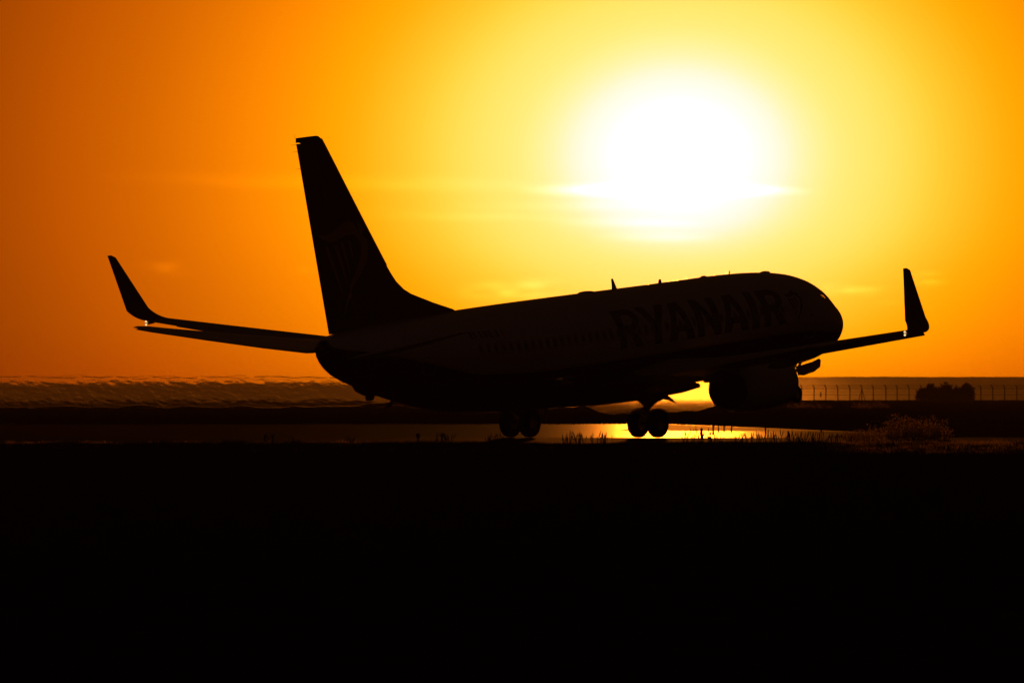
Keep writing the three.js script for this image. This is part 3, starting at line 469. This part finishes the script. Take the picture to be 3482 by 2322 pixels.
// hot exhaust air streaming back from the engines: bodies of thinner air that bend the light a little, the hottest part close to the nozzle blurring it most
{
  const core = new THREE.MeshPhysicalMaterial({ color: 0xffffff, roughness: 0.95, transmission: 1, thickness: 1, ior: 1.00016 });
  const tail = new THREE.MeshPhysicalMaterial({ color: 0xffffff, roughness: 0.32, transmission: 1, thickness: 1, ior: 1.00015 });
  plane.updateMatrixWorld(true);
  for (const [side, which] of [[1, 'near'], [-1, 'far']]) {
    const o = side * 31.7, ripple = (x, y, s) => noise.noise(x * 0.9 - y, y * 3.2, o + s * 9) * 0.03 + noise.noise(x * 1.9 - y * 2, y * 8, o + s * 5) * 0.036 + noise.noise(x * 4.2 - y * 4, y * 16, o + s * 3) * 0.016;
    const body = (from, to, steps, tall, half_height, half_width, material, label, power, up = 0, rough = 1) => {
      const rings = [];
      for (let i = 0; i <= steps; i++) {
        const k = i / steps, x = from + (to - from) * k, drop = (x - 19.6) * 0.0836, hh = half_height(k, x), w = half_width(k), ring = [], zc = drop + 1.62 + up, ends = Math.min(1, k * 25, (1 - k) * 12);
        const at = (t, s) => { const e = Math.sqrt(Math.max(0, 1 - t * t)); return w * e ** power * s + e * ends * rough * ripple(x, t * hh, s); };
        for (let j = 0; j < tall; j++) { const t = -1 + 2 * j / tall; ring.push(A(x, side * 4.83 + at(t, 1), zc + t * hh)); }
        for (let j = 0; j < tall; j++) { const t = 1 - 2 * j / tall; ring.push(A(x, side * 4.83 + at(t, -1), zc + t * hh)); }
        rings.push(ring);
      }
      structure(mesh('exhaust_haze', loft(rings), material), 'stuff', label).applyMatrix4(plane.matrixWorld);
    };
    if (side > 0) body(18.15, 28, 200, 50, (k, x) => (0.5 + 0.34 * Math.sqrt(k)) * (1 + 0.2 * noise.noise(x * 0.9, o, 2)) * Math.min(1, (1 - k) * 4 + 0.15), (k) => 0.4 + 0.4 * k, core, 'hot exhaust blurring the light behind the ' + which + ' engine', 1, 0.06);
    body(23, 68, 780, 40, (k, x) => 0.2 + Math.min(0.34, k * 3) * (1 + 0.3 * noise.noise(x * 0.6, o, 1)), () => 0.035, tail, 'shimmering tail of the exhaust from the ' + which + ' engine', 2, 0.12, 1);
  }
}

// ---------------------------------------------------------------- perimeter fence, bushes, markers, grass
const fenceMat = mat(0.16, 0.15, 0.14, 0.7), postMat = mat(0.05, 0.05, 0.05, 0.8);
{
  const d = 2020, k = d / F, f = group('perimeter_fence'); tag(f, 'wire perimeter fence with cranked posts in front of the far plain', 'fence');
  const us = []; for (let i = -2; i < 22; i++) us.push(2728.5 + i * 40.6 + rr(-1, 1));
  const P = (u, v) => V((u - 1741) * k, Math.max(0, EYE - (v - 1322.2) * k), -d);
  us.forEach((u, i) => { const lean = rr(-0.9, 0.9); mesh('post', tube([P(u, 1364), P(u + lean, 1317), P(u + lean - 5.5, 1308.5)], 0.075, 7), fenceMat, f); if (i === 7) for (const s of [-1, 1]) mesh('brace', tube([P(u, 1321), P(u + s * 11.5, 1363.5)], 0.055, 6), fenceMat, f); });
  const a = us[0], b = us[us.length - 1];
  for (const [v, r, o] of [[1322, 0.03, 0], [1342.5, 0.03, 0], [1317.5, 0.018, 0], [1313.5, 0.018, -3], [1309.5, 0.018, -5], [1361, 0.018, 0], [1332, 0.012, 0], [1352, 0.012, 0]]) { const g = new THREE.CylinderGeometry(r, r, (b - a) * k, 5); g.rotateZ(Math.PI / 2); g.translate(((a + b) / 2 + o - 1741) * k, EYE - (v - 1322.2) * k, -d); mesh('wire', g, fenceMat, f); }
  const s = mesh('fence_sign', new THREE.BoxGeometry(0.18, 0.75, 0.04).translate((2792 - 1741) * k, EYE - (1342 - 1322.2) * k, -d + 0.08), postMat); tag(s, 'narrow dark plate hung on the fence wires between two posts', 'sign');
}
// leaf clumps: many small faces through a volume
const leafMat = new THREE.MeshPhysicalMaterial({ color: new THREE.Color().setRGB(0.05, 0.055, 0.02), roughness: 1, specularIntensity: 0, side: THREE.DoubleSide });
function leaves(n, inside, size) {
  const p = [];
  for (let i = 0; i < n; i++) {
    const c = inside(); if (!c) { i--; continue; }
    const s = size * rr(0.6, 1.4), a = V(rr(-1, 1), rr(-1, 1), rr(-1, 1)).normalize(), b = V(rr(-1, 1), rr(-1, 1), rr(-1, 1)).cross(a).normalize();
    const q = [c.clone().addScaledVector(a, -s), c.clone().addScaledVector(b, s * 0.5), c.clone().addScaledVector(a, s), c.clone().addScaledVector(b, -s * 0.5)];
    for (const j of [0, 1, 2, 0, 2, 3]) p.push(q[j].x, q[j].y, q[j].z);
  }
  const g = new THREE.BufferGeometry(); g.setAttribute('position', new THREE.Float32BufferAttribute(p, 3)); g.computeVertexNormals(); return g;
}
const bark = mat(0.06, 0.045, 0.03, 0.95, { specularIntensity: 0 });
for (const [u, w, h, label] of [[3166, 4.4, 2.75, 'dark rounded bush at the end of the fence, broadest of its clump'], [3216, 1.9, 2.95, 'dark bush with a pointed tip beside the broadest bush of the clump'], [3252, 3.0, 2.1, 'dark low bush in the middle of the clump by the fence'], [3286, 2.0, 2.8, 'dark upright bush at the right end of the clump by the fence']]) {
  const q = spot(u, 2010 + rr(-8, 8)), t = group('bush'); t.position.copy(q); tag(t, label, 'bush');
  const lobes = []; for (let i = 0; i < 9; i++) lobes.push([rr(-0.36, 0.36) * w, rr(0.3, 0.72) * h, rr(-0.3, 0.3) * w, rr(0.2, 0.34) * Math.min(w, h)]);
  for (let q = -2; q <= 2; q++) lobes.push([q * 0.2 * w, h * 0.2, 0, h * 0.24], [q * 0.16 * w, h * 0.5, 0, h * 0.22]);
  lobes.push([0, h * 0.76, 0, h * 0.24], [-w * 0.3, h * 0.3, 0, h * 0.32], [w * 0.3, h * 0.3, 0, h * 0.32]);
  mesh('trunk', [tube([V(0, 0, 0), V(0.05, h * 0.4, 0), V(0, h * 0.7, 0.05)], [0.14, 0.1, 0.04], 7), tube([V(0, h * 0.25, 0), V(w * 0.25, h * 0.6, 0)], [0.07, 0.03], 6), tube([V(0, h * 0.2, 0), V(-w * 0.25, h * 0.55, 0.1)], [0.07, 0.03], 6)], bark, t);
  mesh('crown', leaves(3600, () => { const [x, y, z, r] = lobes[Math.floor(rnd() * lobes.length)], v = V(rr(-1, 1), rr(-1, 1), rr(-1, 1)); if (v.length() > 1) return null; const c = V(x, y, z).addScaledVector(v, r * (rnd() < 0.14 ? rr(1.0, 1.5) : rr(0.8, 1.1))); return c.y < 0.05 ? null : c; }, 0.17), leafMat, t);
}
// dry weeds with pale seed heads
const strawMat = new THREE.MeshPhysicalMaterial({ color: new THREE.Color().setRGB(0.45, 0.35, 0.2), roughness: 0.95, specularIntensity: 0, transmission: 0.6, thickness: 0, side: THREE.DoubleSide });
const stemMat = mat(0.07, 0.06, 0.03, 0.95, { specularIntensity: 0 });
function weed(p, w, h, n, label, heads = 7) {
  const g = group('weed_clump'); g.position.copy(p); tag(g, label, 'weeds', undefined); const stems = [], pos = [];
  for (let i = 0; i < n; i++) {
    const x = rr(-1, 1) * w / 2, z = rr(-1, 1) * w * 0.3, hh = h * (0.25 + 0.8 * rnd() ** 1.3) * (1 - 0.35 * (2 * x / w) ** 2) * (1 + 0.5 * noise.noise(x * 4 + p.x, 1, 2)), lean = rr(-0.15, 0.15) * h;
    const a = V(x, -0.02, z), m = V(x + lean * 0.4, hh * 0.55, z), b = V(x + lean, hh, z + lean * 0.3); stems.push(tube([a, m, b], [0.006, 0.005, 0.003], 3));
    pos.push(...Array.from({ length: heads }, () => b.clone().add(V(rr(-1, 1) * 0.1, rr(-1.2, 0.5) * 0.12, rr(-1, 1) * 0.1))), m.clone().add(V(rr(-0.1, 0.1), rr(-0.1, 0.1), 0)));
  }
  mesh('stems', stems, stemMat, g).userData.kind = 'stuff'; let i = 0;
  mesh('seed_heads', leaves(pos.length, () => pos[i++ % pos.length], 0.032), strawMat, g).userData.kind = 'stuff';
  return g;
}
for (const [u, v, w, h, n, label] of [[2985, 1496, 1.6, 0.5, 110, 'low weed clump glowing at the left foot of the weed thicket'], [3062, 1492, 1.3, 0.85, 130, 'tallest glowing weed clump beside the runway edge on the right'], [3135, 1494, 1.3, 0.78, 130, 'glowing weed clump just right of the tallest one'], [3185, 1497, 1.0, 0.66, 90, 'glowing weed clump at the right end of the weed thicket'], [2905, 1497, 0.8, 0.34, 60, 'smallest weed clump left of the weed thicket'], [2940, 1504, 1.3, 0.4, 80, 'weed clump in front of the thicket near the grass edge']]) weed(ground(u, v), w, h, n, label);
for (const [u, v, w, h, n, label] of [[2722, 1392, 2.4, 0.55, 40, 'weed clump on the bank just right of the engine'], [2752, 1390, 2.6, 0.7, 50, 'bright weed clump on the bank below the second fence post'], [2795, 1391, 2.2, 0.5, 30, 'low weed clump on the bank below the fence plate'], [2926, 1392, 1.8, 0.6, 40, 'weed clump on the bank below the braced fence post'], [2962, 1391, 2.4, 0.75, 50, 'tall weed clump on the bank right of the braced post'], [2994, 1391, 1.8, 0.6, 40, 'weed clump on the bank left of the dark bushes']]) weed(ground(u, v), w, h, n, label, 12);

// grass of the verge in the foreground and of the fields behind: blades joined in tufts, copied
function tuft(n, h, w, spread) {
  const p = [];
  for (let i = 0; i < n; i++) { const a = rr(0, 6.28), r = spread * Math.sqrt(rnd()), x = r * Math.cos(a), z = r * Math.sin(a), b = rr(0, 6.28), hh = h * rr(0.45, 1), dx = Math.cos(b) * w, dz = Math.sin(b) * w, lx = rr(-0.3, 0.3) * hh, lz = rr(-0.3, 0.3) * hh; p.push(x - dx, 0, z - dz, x + dx, 0, z + dz, x + lx * 0.4, hh * 0.6, z + lz * 0.4, x + dx, 0, z + dz, x + lx, hh, z + lz, x + lx * 0.4, hh * 0.6, z + lz * 0.4); }
  const g = new THREE.BufferGeometry(); g.setAttribute('position', new THREE.Float32BufferAttribute(p, 3)); g.computeVertexNormals(); return g;
}
const grassMat = new THREE.MeshPhysicalMaterial({ color: new THREE.Color().setRGB(0.06, 0.065, 0.025), roughness: 1, specularIntensity: 0, side: THREE.DoubleSide });
function scatter(name, geo, n, place, material = grassMat) {
  const m = new THREE.InstancedMesh(geo, material, n), o = new THREE.Object3D(); m.name = numbered(name);
  for (let i = 0; i < n; i++) { const [p, s, sy] = place(i); o.position.copy(p); o.rotation.y = rr(0, 6.28); o.scale.set(s, sy ?? s, s); o.updateMatrix(); m.setMatrixAt(i, o.matrix); }
  m.castShadow = m.receiveShadow = true; scene.add(m); return structure(m, 'stuff');
}
const bank = (x, d) => (d > 428 || d < 380 ? 0 : Math.max(0, 0.07 + 0.16 * fbm(x * 0.22, d * 0.03, 4)) * Math.sin(Math.PI * Math.min(1, (428 - d) / 30) / 2) * Math.min(1, (d - 380) / 20));
{
  const nx = 500, ny = 16, p = [], uv = [], idx = [];
  for (let j = 0; j <= ny; j++) for (let i = 0; i <= nx; i++) { const x = -30 + 60 * i / nx, d = 380 + 48 * j / ny; p.push(x, bank(x, d) - 0.008, -d); uv.push(x / 20, d / 20); }
  for (let j = 0; j < ny; j++) for (let i = 0; i < nx; i++) { const a = j * (nx + 1) + i; idx.push(a, a + 1, a + nx + 1, a + 1, a + nx + 2, a + nx + 1); }
  const g = new THREE.BufferGeometry(); g.setAttribute('position', new THREE.Float32BufferAttribute(p, 3)); g.setAttribute('uv', new THREE.Float32BufferAttribute(uv, 2)); g.setIndex(idx); g.computeVertexNormals(); structure(mesh('verge_bank', g, M.turf));
}
scatter('verge_grass', tuft(26, 0.16, 0.006, 0.22), 26000, () => { const d = Math.sqrt(rr(70 * 70, 428 * 428)), p = V(rr(-0.045, 0.045) * d, -0.012, -d); return [p, rr(0.7, 1.2), rr(0.5, 1.1)]; });
scatter('edge_grass', tuft(30, 0.13, 0.007, 0.2), 9000, () => { const d = 429 - 42 * rnd() ** 1.6, x = rr(-0.045, 0.045) * d; return [V(x, bank(x, d) - 0.012, -d), rr(0.7, 1.2), rr(0.4, 1.2) * Math.max(0.35, 1.05 + 2.6 * fbm(x * 0.5, d * 0.12, 4))]; });
scatter('field_grass', tuft(30, 0.3, 0.012, 0.5), 16000, () => { const d = Math.sqrt(rr(690 * 690, 2000 * 2000)); return [V(rr(-0.045, 0.045) * d, -0.012, -d), rr(1, 2.2), rr(0.5, 1.1)]; });
scatter('dry_grass', tuft(12, 0.2, 0.006, 0.22), 4200, () => { const d = rnd() < 0.5 ? 426 + 26 * rnd() ** 2.2 : 428 - 60 * rnd() ** 2, x = d * (rnd() < 0.55 ? rr(0.008, 0.04) : rr(-0.045, 0.045)); return [V(x, bank(x, d) - 0.012, -d), rr(0.7, 1.3), rr(0.4, 1.1) * (0.7 + 0.8 * fbm(x * 0.6, d * 0.2, 3))]; }, strawMat);
// tall stalks that stand above the verge
function stalks(u, d, w, h, n, label) {
  const g = group('grass_tussock'); g.position.copy(spot(u, d, bank(spot(u, d).x, d) - 0.02)); tag(g, label, 'grass'); const st = [];
  for (let i = 0; i < n * 2.2; i++) { const x = (rr(-1, 1) + rr(-1, 1)) * w * 0.42, z = rr(-0.2, 0.2), hh = h * 1.05 * rr(0.5, 1), l = rr(-0.1, 0.1); st.push(tube([V(x, 0, z), V(x + l * 0.4, hh * 0.55, z), V(x + l, hh * 0.8, z), V(x + l * 1.1, hh, z)], [0.008, 0.007, 0.014, 0.004], 4)); }
  mesh('stalks', st, grassMat, g).userData.kind = 'stuff'; return g;
}
for (const [u, d, w, h, n, label] of [[920, 420, 0.4, 0.45, 6, 'leftmost tuft of tall grass against the runway strip'], [1000, 425, 0.3, 0.35, 5, 'short tuft of tall grass second from the left'], [1192, 424, 0.3, 0.36, 5, 'tuft of tall grass left of the small runway light'], [1510, 420, 0.5, 0.46, 9, 'tuft of tall grass midway between runway light and left wheels'], [1675, 422, 0.6, 0.44, 9, 'tuft of tall grass just left of the left main wheels'], [1937, 416, 0.45, 0.55, 9, 'tall tuft of grass right of the left main wheels'], [1975, 420, 0.3, 0.46, 6, 'thin tuft of grass right of the tall one between the wheels'], [2045, 418, 0.5, 0.52, 9, 'tuft of grass left of the right main wheels'], [2390, 412, 0.9, 0.62, 18, 'wide tuft of tall grass under the engine'], [2530, 420, 0.5, 0.44, 8, 'thin tuft of grass right of the engine tuft'], [2585, 418, 0.6, 0.52, 10, 'tuft of tall grass in front of the bright runway'], [2650, 416, 0.7, 0.56, 12, 'dense tuft of tall grass in front of the bright runway'], [2715, 420, 0.6, 0.5, 10, 'tuft of tall grass below the first fence post'], [2770, 418, 0.6, 0.5, 10, 'tuft of tall grass at the right end of the bright runway'], [2850, 420, 0.7, 0.44, 10, 'tuft of tall grass left of the weed thicket']]) stalks(u, d, w, h, n, label);

// runway edge furniture
for (const [u, v, h, r, label] of [[2426, 1474, 0.33, 0.035, 'leftmost of the three close thin marker posts by the runway'], [2444, 1468, 0.26, 0.03, 'middle one of the three close thin marker posts by the runway'], [2463, 1467, 0.25, 0.03, 'right one of the three close thin marker posts by the runway'], [2488, 1468, 0.25, 0.03, 'thin marker post right of the three close ones'], [2604, 1468, 0.22, 0.03, 'thin marker post standing alone right of the engine'], [2387, 1487, 0.3, 0.045, 'thicker marker post at the near edge under the engine'], [2794, 1470, 0.2, 0.03, 'small marker post at the right end of the bright runway']]) {
  const g = group('marker_post'); g.position.copy(ground(u, v)); tag(g, label, 'post', undefined);
  mesh('stake', tube([V(0, -0.02, 0), V(0, h, 0)], r, 10), postMat, g); mesh('cap', new THREE.SphereGeometry(r * 1.15, 12, 6, 0, 6.3, 0, 1.57).translate(0, h, 0), postMat, g);
}
{
  const g = group('runway_light'); g.position.copy(ground(1421, 1505)); tag(g, 'small runway edge light on a thin stem at the verge', 'light');
  mesh('stem', tube([V(0, -0.02, 0), V(0, 0.16, 0)], 0.03, 10), postMat, g); mesh('lamp_head', new THREE.CylinderGeometry(0.07, 0.06, 0.15, 14).translate(0, 0.23, 0), postMat, g); mesh('lens', new THREE.SphereGeometry(0.05, 12, 8).translate(0, 0.27, 0.03), M.glass, g);
}
{
  const g = group('utility_cabinet'); g.position.copy(ground(2977, 1459)); tag(g, 'small dark utility cabinet behind the weed thicket', 'cabinet');
  mesh('body', new THREE.BoxGeometry(0.36, 0.34, 0.3).translate(0, 0.17, 0), postMat, g); mesh('lid', new THREE.BoxGeometry(0.42, 0.025, 0.36).translate(0, 0.353, 0), M.alloy, g); mesh('door', new THREE.BoxGeometry(0.3, 0.26, 0.012).translate(0, 0.17, 0.157), fenceMat, g);
}
renderer.render(scene, camera);
